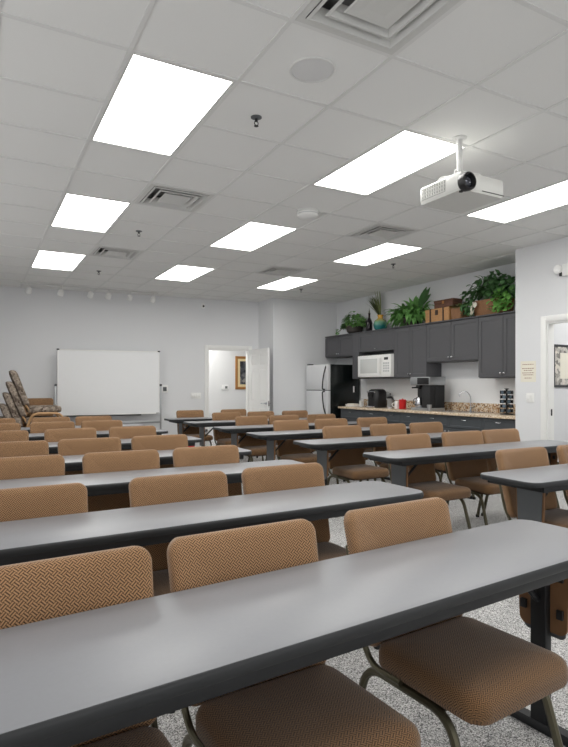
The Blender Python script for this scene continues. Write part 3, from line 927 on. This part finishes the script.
t = thing('french_press', 'glass coffee press with black lid and handle beside the red canister', 'coffee press', (6.30, 7.66, CT))
obj('beaker', lathe(bmesh.new(), [(.052, .01), (.056, .02), (.056, .17), (.052, .17), (.050, .02), (.001, .02)], 20), M['glass_grey'], t)
obj('frame', lathe(bmesh.new(), [(.058, 0), (.059, .03), (.055, .03), (.054, 0)], 20), M['chrome'], t)
ld = obj('lid', lathe(bmesh.new(), [(.06, .17), (.06, .185), (.03, .205), (.001, .207)], 20), M['black'], t)
obj('plunger_knob', lathe(bmesh.new(), [(.004, .205), (.004, .235), (.013, .24), (.011, .258), (.001, .26)], 12), M['black'], ld)
obj('handle', tube(bmesh.new(), [(0, -.056, .16), (0, -.11, .15), (0, -.11, .05), (0, -.056, .04)], .008, 8, rad=.03), M['black'], t)

t = thing('mug', 'white mug between the coffee press and the red canister', 'mug', (6.30, 7.48, CT))
obj('cup_body', lathe(bmesh.new(), [(.038, 0), (.042, .01), (.043, .13), (.039, .13), (.037, .012), (.001, .012)], 20), M['white_plastic'], t)
obj('handle', tube(bmesh.new(), [(-.03, .035, .10), (-.045, .075, .09), (-.045, .075, .045), (-.03, .035, .03)], .006, 8, rad=.02), M['white_plastic'], t)
t = thing('canister', 'red canister with a lid on the granite worktop', 'canister', (6.30, 7.335, CT))
obj('can_body', lathe(bmesh.new(), [(.056, 0), (.060, .006), (.060, .13), (.056, .134), (.001, .134)], 22), M['red'], t)
obj('lid', lathe(bmesh.new(), [(.062, .134), (.062, .152), (.052, .160), (.014, .161), (.012, .175), (.001, .176)], 22), M['red'], t)
for k, (x, y, l) in enumerate(((6.30, 8.50, 'clear drinking glass on the worktop, left of the round black brewer'), (6.42, 8.42, 'clear drinking glass on the worktop, close behind the other glass'))):
    t = thing('drinking_glass', l, 'glass', (x, y, CT), 0, 'glasses by the brewer')
    obj('glass_body', lathe(bmesh.new(), [(.030, 0), (.036, .11), (.033, .11), (.028, .01), (.001, .01)], 18), M['mw_glass'], t)
t = thing('napkin_tray', 'low white tray of napkins at the fridge end of the worktop', 'tray', (6.30, 8.76, CT))
obj('tray_body', loft(bmesh.new(), [[Vector((u, v, z)) for u, v in rrect(.2 - 2 * i, .25 - 2 * i, .02, 4)] for i, z in ((.01, 0), (0, .035), (.006, .035), (.014, .01))]), M['white_plastic'], t)
obj('napkins', B(-.07, .07, -.09, .09, .0102, .05, .004), M['paper'], t)

t = thing('pod_carousel', 'black coffee pod carousel at the right end of the worktop', 'pod holder', (6.32, 5.24, CT))
obj('base', lathe(bmesh.new(), [(.09, 0), (.09, .012), (.03, .02), (.012, .024)], 24), M['black'], t)
obj('column', lathe(bmesh.new(), [(.014, .02), (.014, .34), (.03, .345), (.03, .355), (.001, .36)], 12), M['black'], t)
pod = None
for k in range(6):
    for q in range(5):
        a = 2 * PI * k / 6 + .3 * (q % 2)
        l = (.058 * math.cos(a), .058 * math.sin(a), .055 + q * .062)
        if pod is None:
            pod = obj('pod', lathe(bmesh.new(), [(.018, -.024), (.024, .020), (.026, .024), (.001, .026)], 12, (0, 0, 0), 'x'), M['black'], t, loc=l, rot=(0, 0, a))
            foil = obj('foil_lid', lathe(bmesh.new(), [(.0235, .0262), (.001, .0275)], 12, (0, 0, 0), 'x'), M['foil'], pod)
        else:
            p2 = pod.copy(); COL.objects.link(p2); p2.location = l; p2.rotation_euler = (0, 0, a)
            f2 = foil.copy(); COL.objects.link(f2); f2.parent = p2

# fridge
t = thing('fridge', 'black fridge with pale steel doors in the corner', 'fridge', (5.885, 9.40, 0))
obj('cabinet_body', B(.075, .76, -.39, .40, .03, 1.72, .008), M['fridge_black'], t)
obj('plinth', B(.10, .70, -.38, .39, 0, .03), M['black'], t)
def fdoor(z0, z1, zh0, zh1):
    d = obj('door', B(0, .072, -.39, .40, z0, z1, .012), M['fridge_door'], t)
    d['label'] = 'pale brushed steel door'
    return d
d1 = fdoor(1.228, 1.72, 1.3, 1.66); d2 = fdoor(.06, 1.214, .8, 1.15)
obj('door_gap', B(.01, .075, -.385, .395, 1.214, 1.228), M['black'], t)
obj('handle', tube(bmesh.new(), [(.004, -.335, 1.69), (-.045, -.34, 1.55), (-.075, -.345, 1.40), (-.085, -.345, 1.245), (-.03, -.345, 1.24)], .013, 8, rad=.05), M['black'], d1)
obj('handle', tube(bmesh.new(), [(-.03, -.345, 1.20), (-.085, -.345, 1.195), (-.075, -.345, 1.02), (-.045, -.34, .87), (.004, -.335, .73)], .013, 8, rad=.05), M['black'], d2)
obj('hinge_cover', B(.01, .12, .30, .38, 1.721, 1.745, .005), M['black'], t)
obj('door_seal', B(.0715, .0755, -.385, .395, .065, 1.715), M['grey_plastic'], t)
bm = B(.60, .63, -.396, -.3905, 1.18, 1.30, .002)
obj('magnet_clip', bm, M['white_plastic'], t)

# ------------------------------------------------------------------ on top of the wall cabinets
TOP = UT + .022
def leaf(bm, base, d, length, width, droop, seg=5, up=Vector((0, 0, 1)), fold=.25, shape=1.0):
    d = Vector(d).normalized(); base = Vector(base)
    side = d.cross(up)
    if side.length < .05: side = d.cross(Vector((1, 0, 0)))
    side.normalize()
    p = base.copy(); dirv = d.copy(); prev = None
    for k in range(seg + 1):
        t = k / seg
        wd = width * (math.sin(PI * min(1, (t * .92 + .06)) ** shape)) * .5
        n = dirv.cross(side)
        row = [bm.verts.new(p - side * wd - n * wd * fold), bm.verts.new(p), bm.verts.new(p + side * wd - n * wd * fold)]
        if prev:
            bm.faces.new((prev[0], prev[1], row[1], row[0])); bm.faces.new((prev[1], prev[2], row[2], row[1]))
        prev = row
        dirv = (dirv + Vector((0, 0, -droop / seg))).normalized()
        p = p + dirv * (length / seg)

def tidy(bm, px):
    """keep a plant at x = px off the wall behind it and above the cabinet it stands on"""
    for v in bm.verts:
        v.co.x = min(v.co.x, XK - .012 - px)
        v.co.z = max(v.co.z, .004)
    return bm

# ivy by the fridge
random.seed(11)
t = thing('potted_ivy', 'small leafy ivy in a dark bowl on the cabinet above the fridge', 'plant', (6.50, 8.98, TOP))
obj('pot', lathe(bmesh.new(), [(.10, 0), (.15, .04), (.165, .14), (.155, .145), (.14, .10), (.001, .10)], 22), M['pot_dark'], t)
bm = bmesh.new()
for k in range(260):
    a = random.uniform(0, 2 * PI); r = .30 * math.sqrt(random.random()); z = .14 + random.uniform(0, .33) * (1 - (r / .34) ** 2)
    x = max(-.16, min(.13, .5 * r * math.cos(a))); y = r * math.sin(a)
    leaf(bm, (x, y, z), (math.cos(a) * .5 - .35, math.sin(a), random.uniform(-.1, .5)), random.uniform(.07, .11), random.uniform(.05, .08), 1.0, 3)
for k in range(9):
    leaf(bm, (-.12, .30 + random.uniform(-.06, .10), random.uniform(.02, .14)), (-.4, random.uniform(-.2, .8), random.uniform(-.3, .3)), .08, .06, .8, 3)
obj('foliage', tidy(bm, 6.50), M['leaf_mid'], t, smooth=80)
obj('stem', tube(bmesh.new(), [(-.02, .05, .10), (-.07, .20, .18), (-.12, .34, .08)], .006, 6, rad=.05), M['stem'], t)

t = thing('bottle', 'slim dark bottle on the cabinet between the ivy and the vase', 'bottle', (6.46, 8.46, TOP))
obj('bottle_body', lathe(bmesh.new(), [(.05, 0), (.058, .01), (.060, .16), (.045, .21), (.020, .26), (.018, .32), (.023, .325), (.023, .345), (.001, .346)], 20), M['bottle'], t)
obj('stopper', lathe(bmesh.new(), [(.010, .345), (.012, .37), (.004, .41), (.001, .45)], 10), M['stem'], t)

t = thing('vase', 'round teal and yellow glazed vase on top of the cabinet', 'vase', (6.46, 8.13, TOP))
obj('vase_body', lathe(bmesh.new(), [(.08, 0), (.115, .035), (.128, .10), (.105, .17), (.05, .21), (.042, .235), (.058, .275), (.05, .275), (.034, .235), (.001, .22)], 26), M['vase'], t)

t = thing('frond_vase', 'tall brown vase with long dry fronds behind the glazed vase', 'plant', (6.58, 8.27, TOP))
obj('vase_body', lathe(bmesh.new(), [(.05, 0), (.06, .02), (.055, .14), (.035, .24), (.045, .30), (.038, .30), (.03, .24), (.001, .22)], 18), M['pot_dark'], t)
random.seed(5)
bm = bmesh.new()
for k in range(34):
    yy = random.uniform(-.12, .62) if k % 3 else random.uniform(.5, .95)
    leaf(bm, (0, 0, .24), (random.uniform(-.30, .05), yy * .9, 1.0), random.uniform(.44, .56), random.uniform(.014, .026), random.uniform(.05, .5) * (1 if yy > .2 else .3), 6)
for k in range(70):
    s_ = random.uniform(.25, .55); yy = random.uniform(.15, .55)
    b0 = Vector((-.10 * s_, yy * s_ * .75, .24 + s_ * .70))
    if b0.z > .60: continue
    leaf(bm, b0, (random.uniform(-.4, .2), random.uniform(-.3, .9), .5), random.uniform(.07, .13), .012, .4, 3)
obj('fronds', tidy(bm, 6.58), M['frond'], t, smooth=80)

random.seed(21)
t = thing('fern', 'big green fern with broad drooping leaves on the middle cabinet', 'plant', (6.51, 7.36, TOP))
obj('pot', lathe(bmesh.new(), [(.10, 0), (.13, .05), (.14, .16), (.125, .165), (.11, .12), (.001, .12)], 20), M['pot_dark'], t)
bm = bmesh.new()
for k in range(230):
    a = random.uniform(0, 2 * PI)
    el = random.uniform(.15, 1.8)
    x = random.uniform(-.10, .06); y = random.gauss(0, .16)
    y = max(-.36, min(.36, y))
    dx = -abs(math.cos(a)) * .9 if x < .02 else math.cos(a) * .2
    L_ = random.uniform(.22, .40)
    dy = math.sin(a) * 1.1 + y * 1.6
    leaf(bm, (x, y * .8, .13 + .12 * random.random()), (dx * .55, dy, el), L_, random.uniform(.05, .085), random.uniform(1.4, 2.6), 6, fold=.35)
obj('foliage', tidy(bm, 6.51), M['leaf_fern'], t, smooth=80)
bm = bmesh.new()
for yy, zz, L_ in ((-.55, .78, .30), (-.42, .85, .26), (-.66, .62, .24)):
    leaf(bm, (-.02, -.22, .28), (-.10, yy, zz * .75), L_ + .14, .11, .15, 6)
tube(bm, [(0, -.05, .14), (-.02, -.16, .22), (-.02, -.30, .33)], .008, 6)
obj('tall_leaves', tidy(bm, 6.51), M['leaf_dark'], t, smooth=80)

t = thing('storage_box', 'tan wooden keepsake box with dark straps on the cabinet top', 'box', (6.49, 6.60, TOP))
obj('box_body', B(-.13, .13, -.26, .26, 0, .20, .008), M['box_tan'], t)
obj('lid', B(-.135, .135, -.265, .265, .165, .205, .008), M['box_tan'], t)
for y in (-.14, .14): obj('strap', B(-.139, .139, y - .014, y + .014, .0, .209, .002), M['leather'], t)
obj('lock_plate', B(-.142, -.134, -.03, .03, .10, .18, .002), M['leather'], t)
t = thing('storage_box', 'smaller dark red box stacked on the tan keepsake box', 'box', (6.50, 6.50, TOP + .2095))
obj('box_body', B(-.10, .10, -.20, .20, 0, .085, .006), M['box_red'], t)
obj('lid', B(-.104, .104, -.204, .204, .0855, .125, .006), M['box_red'], t)
obj('clasp', B(-.112, -.103, -.02, .02, .06, .105, .002), M['gold'], t)

t = thing('wicker_basket', 'small brown wicker basket beside the tan keepsake box', 'basket', (6.47, 6.21, TOP))
def basket(bm, w, d, h):
    rings = []
    for k in range(9):
        z = h * k / 8; o = .008 * (k % 2)
        rings.append([Vector((u, v, z)) for u, v in rrect(w + o + z * .15, d + o + z * .15, .04, 4)])
    rings.append([Vector((u, v, h)) for u, v in rrect(w - .02, d - .02, .04, 4)])
    rings.append([Vector((u, v, .03)) for u, v in rrect(w - .03, d - .03, .04, 4)])
    return loft(bm, rings)
obj('basket_body', basket(bmesh.new(), .20, .20, .17), M['wicker'], t)
bm = bmesh.new(); random.seed(8)
for k in range(46):
    a = random.uniform(0, 2 * PI); r = .10 * math.sqrt(random.random())
    leaf(bm, (r * math.cos(a), r * math.sin(a), .15 + random.uniform(0, .06)), (math.cos(a) - .3, math.sin(a), random.uniform(.2, 1)), random.uniform(.07, .12), .05, .8, 3)
obj('foliage', tidy(bm, 6.47), M['frond'], t, smooth=80)

random.seed(31)
t = thing('trailing_ivy', 'large bushy ivy in a brown basket at the right cabinet end', 'plant', (6.50, 5.62, TOP))
obj('basket', basket(bmesh.new(), .22, .52, .22), M['wicker'], t)
bm = bmesh.new()
for k in range(460):
    a = random.uniform(0, PI); r = math.sqrt(random.random())
    y = -.02 + .46 * r * math.cos(a); z = .18 + .38 * r * math.sin(a)
    if z < .26 and abs(y) < .24 : z += .12
    x = random.uniform(-.17, .10)
    if y < -.44: y = -.44
    leaf(bm, (x, y, z), (random.uniform(-.9, .1), math.cos(a) * .8 + random.uniform(-.5, .5), random.uniform(-.5, .8)), random.uniform(.07, .13), random.uniform(.05, .085), 1.0, 3)
for k in range(60):
    y = .24 + random.uniform(0, .20); z = random.uniform(.04, .26)
    leaf(bm, (-.14 + random.uniform(-.02, .1), y, z), (-.5, random.uniform(-.4, .6), random.uniform(-.6, .3)), .09, .06, .7, 3)
obj('foliage', tidy(bm, 6.50), M['leaf_dark'], t, smooth=80)
bm = bmesh.new()
for k in range(110):
    y = -.30 + random.gauss(0, .085); y = max(-.48, min(-.08, y)); z = .04 + abs(random.gauss(.12, .09))
    leaf(bm, (-.16 + random.uniform(-.02, .04), y, z), (-.7, random.uniform(-.6, .6), random.uniform(-.6, .5)), random.uniform(.07, .11), random.uniform(.05, .075), .8, 3)
obj('bright_leaves', tidy(bm, 6.50), M['leaf_bright'], t, smooth=80)['label'] = 'bright green young leaves'
bm = bmesh.new()
for k in range(7):
    leaf(bm, (-.16, .20 + random.uniform(-.02, .05), random.uniform(.05, .22)), (-.4, random.uniform(-.3, .3), -.8), .10, .06, .3, 3)
obj('pale_leaves', tidy(bm, 6.50), M['paper'], t, smooth=80)['label'] = 'pale cream leaves'
obj('tendril', tube(bmesh.new(), [(-.05, -.44, .32), (-.08, -.55, .35), (-.10, -.62, .34)], .004, 6, rad=.05), M['stem'], t)

# ------------------------------------------------------------------ stacked armchairs and brown chairs by the far wall
def make_armchair():
    """faces +x: mottled seat and back cushions on a bent beech frame"""
    t = thing('lounge_chair', '', 'armchair')
    obj('seat_cushion', pillow(bmesh.new(), .50, .50, .10, [(.03, 0), (.008, .008), (0, .03), (0, .06), (.01, .085), (.03, .098), (.07, .104), (.12, .106)], lambda u, v, h: (u + .02, v, .375 + h), n=6), M['mottle'], t)
    ta = math.tan(math.radians(20))
    def bp(u, v, h):
        z = .755 + v
        return (-.22 - (z - .47) * ta - .03 + h, u, z)
    obj('back_cushion', pillow(bmesh.new(), .50, .56, .10, [(.05, -.036), (.012, -.026), (0, -.006), (0, .034), (.012, .056), (.04, .068), (.10, .072)], bp, n=6), M['mottle'], t)
    for s in (-1, 1):
        bm = bmesh.new()
        tube(bm, [(-.30, s * .285, .0), (-.17, s * .285, .365), (.25, s * .285, .365), (.33, s * .285, .0)], .019, 8, rad=.10, n=6)
        obj('side_frame', bm, M['wood'], t)
        bm = bmesh.new()
        tube(bm, [(-.18, s * .20, .37), (-.27, s * .20, .52), (-.34, s * .20, .80)], .014, 8)
        obj('back_post', bm, M['wood'], t)
    bm = bmesh.new()
    tube(bm, [(.16, -.285, .357), (.16, .285, .357)], .014, 8); tube(bm, [(-.15, -.285, .357), (-.15, .285, .357)], .014, 8)
    obj('cross_rail', bm, M['wood'], t)
    return t
arm0 = make_armchair()
AX, AY = .79, 9.75
lab = ['mottled grey armchair with beech frame, bottom of the stack by the whiteboard', 'mottled grey armchair with beech frame, second from bottom of the stack by the whiteboard',
       'mottled grey armchair with beech frame, second from top of the stack by the whiteboard', 'mottled grey armchair with beech frame, top of the stack by the whiteboard']
for k in range(4):
    loc = (AX + .015 + .045 * k, AY, .172 * k)
    if k == 0: arm0.location = loc; arm0['label'] = lab[0]; arm0['group'] = 'stacked mottled armchairs'
    else: dup(arm0, loc, 0, lab[k], 'stacked mottled armchairs')
lab = ['mottled grey armchair at the left picture edge, bottom of its low stack', 'mottled grey armchair at the left picture edge, middle of its low stack', 'mottled grey armchair at the left picture edge, top of its low stack']
for k in range(3):
    dup(arm0, (.10 + .045 * k, AY + .12, .172 * k), 0, lab[k], 'stacked mottled armchairs')
lab = ['brown woven chair, bottom of the stack behind the armchairs', 'brown woven chair, middle of the stack behind the armchairs', 'brown woven chair, top of the stack behind the armchairs']
for k in range(3):
    place_chair(.95, 10.45 - .03 * k, lab[k], 'brown chairs stacked at the far wall', 0, .113 * k)

# red bag on the floor
t = thing('tote_bag', 'red bag on the floor between the two columns of tables', 'bag', (3.10, 8.90, 0), .2)
bm = bmesh.new()
loft(bm, [[Vector((u, v, z)) for u, v in rrect(.20 - 2 * i, .12 - 2 * i, .03, 4)] for i, z in ((.01, 0), (0, .02), (0, .25), (.015, .32), (.03, .335))])
obj('bag_body', bm, M['red'], t)
obj('strap', tube(bmesh.new(), [(-.05, 0, .325), (-.04, 0, .40), (.04, 0, .40), (.05, 0, .325)], .007, 8, rad=.03), M['red'], t)
obj('white_tag', B(.101, .106, -.03, .03, .20, .30), M['paper'], t)

# ------------------------------------------------------------------ unseen panels added to light the neighbouring rooms
for (x, y, z, lab) in ((4.4, 11.7, 2.695, 'unseen lit panel added on the hall ceiling beyond the far doorway'), (7.3, 3.6, 2.9, 'unseen lit panel added on the ceiling of the side room')):
    t = thing('ceiling_light', lab, 'ceiling light', (x, y, z))
    obj('frame', B(-.31, .31, -.31, .31, -.02, .0, .004), M['fixture'], t)
    obj('diffuser', B(-.29, .29, -.29, .29, -.024, -.0202), M['fill_panel'], t)
struct('ceiling_side_room', B(XR + .11, 8.5, YB, 4.75, 2.9, 3.0), M['tile'], smooth=0)

# ------------------------------------------------------------------ world, camera, view
w = bpy.data.worlds.new('world'); scene.world = w; w.use_nodes = True
w.node_tree.nodes['Background'].inputs[0].default_value = (.9, .9, .9, 1)
w.node_tree.nodes['Background'].inputs[1].default_value = 1.25  # even fill, entering through the added windows

cam = bpy.data.cameras.new('camera')
co = bpy.data.objects.new('camera', cam); COL.objects.link(co)
co.location = (0, 0, 1.32)
co.rotation_euler = (PI / 2, 0, -math.radians(28.75))
cam.sensor_fit = 'VERTICAL'; cam.sensor_height = 24; cam.sensor_width = 24 * 568 / 747
cam.lens = 24 * 562.65 / 747
cam.shift_y = 11.7 / 747
cam.clip_start = .02
scene.camera = co
scene.view_settings.view_transform = 'Standard'
scene.view_settings.look = 'None'
scene.view_settings.gamma = 1.0
scene.view_settings.use_curve_mapping = False
scene.view_settings.exposure = 0.32
scene.cycles.max_bounces = 10
scene.cycles.diffuse_bounces = 6
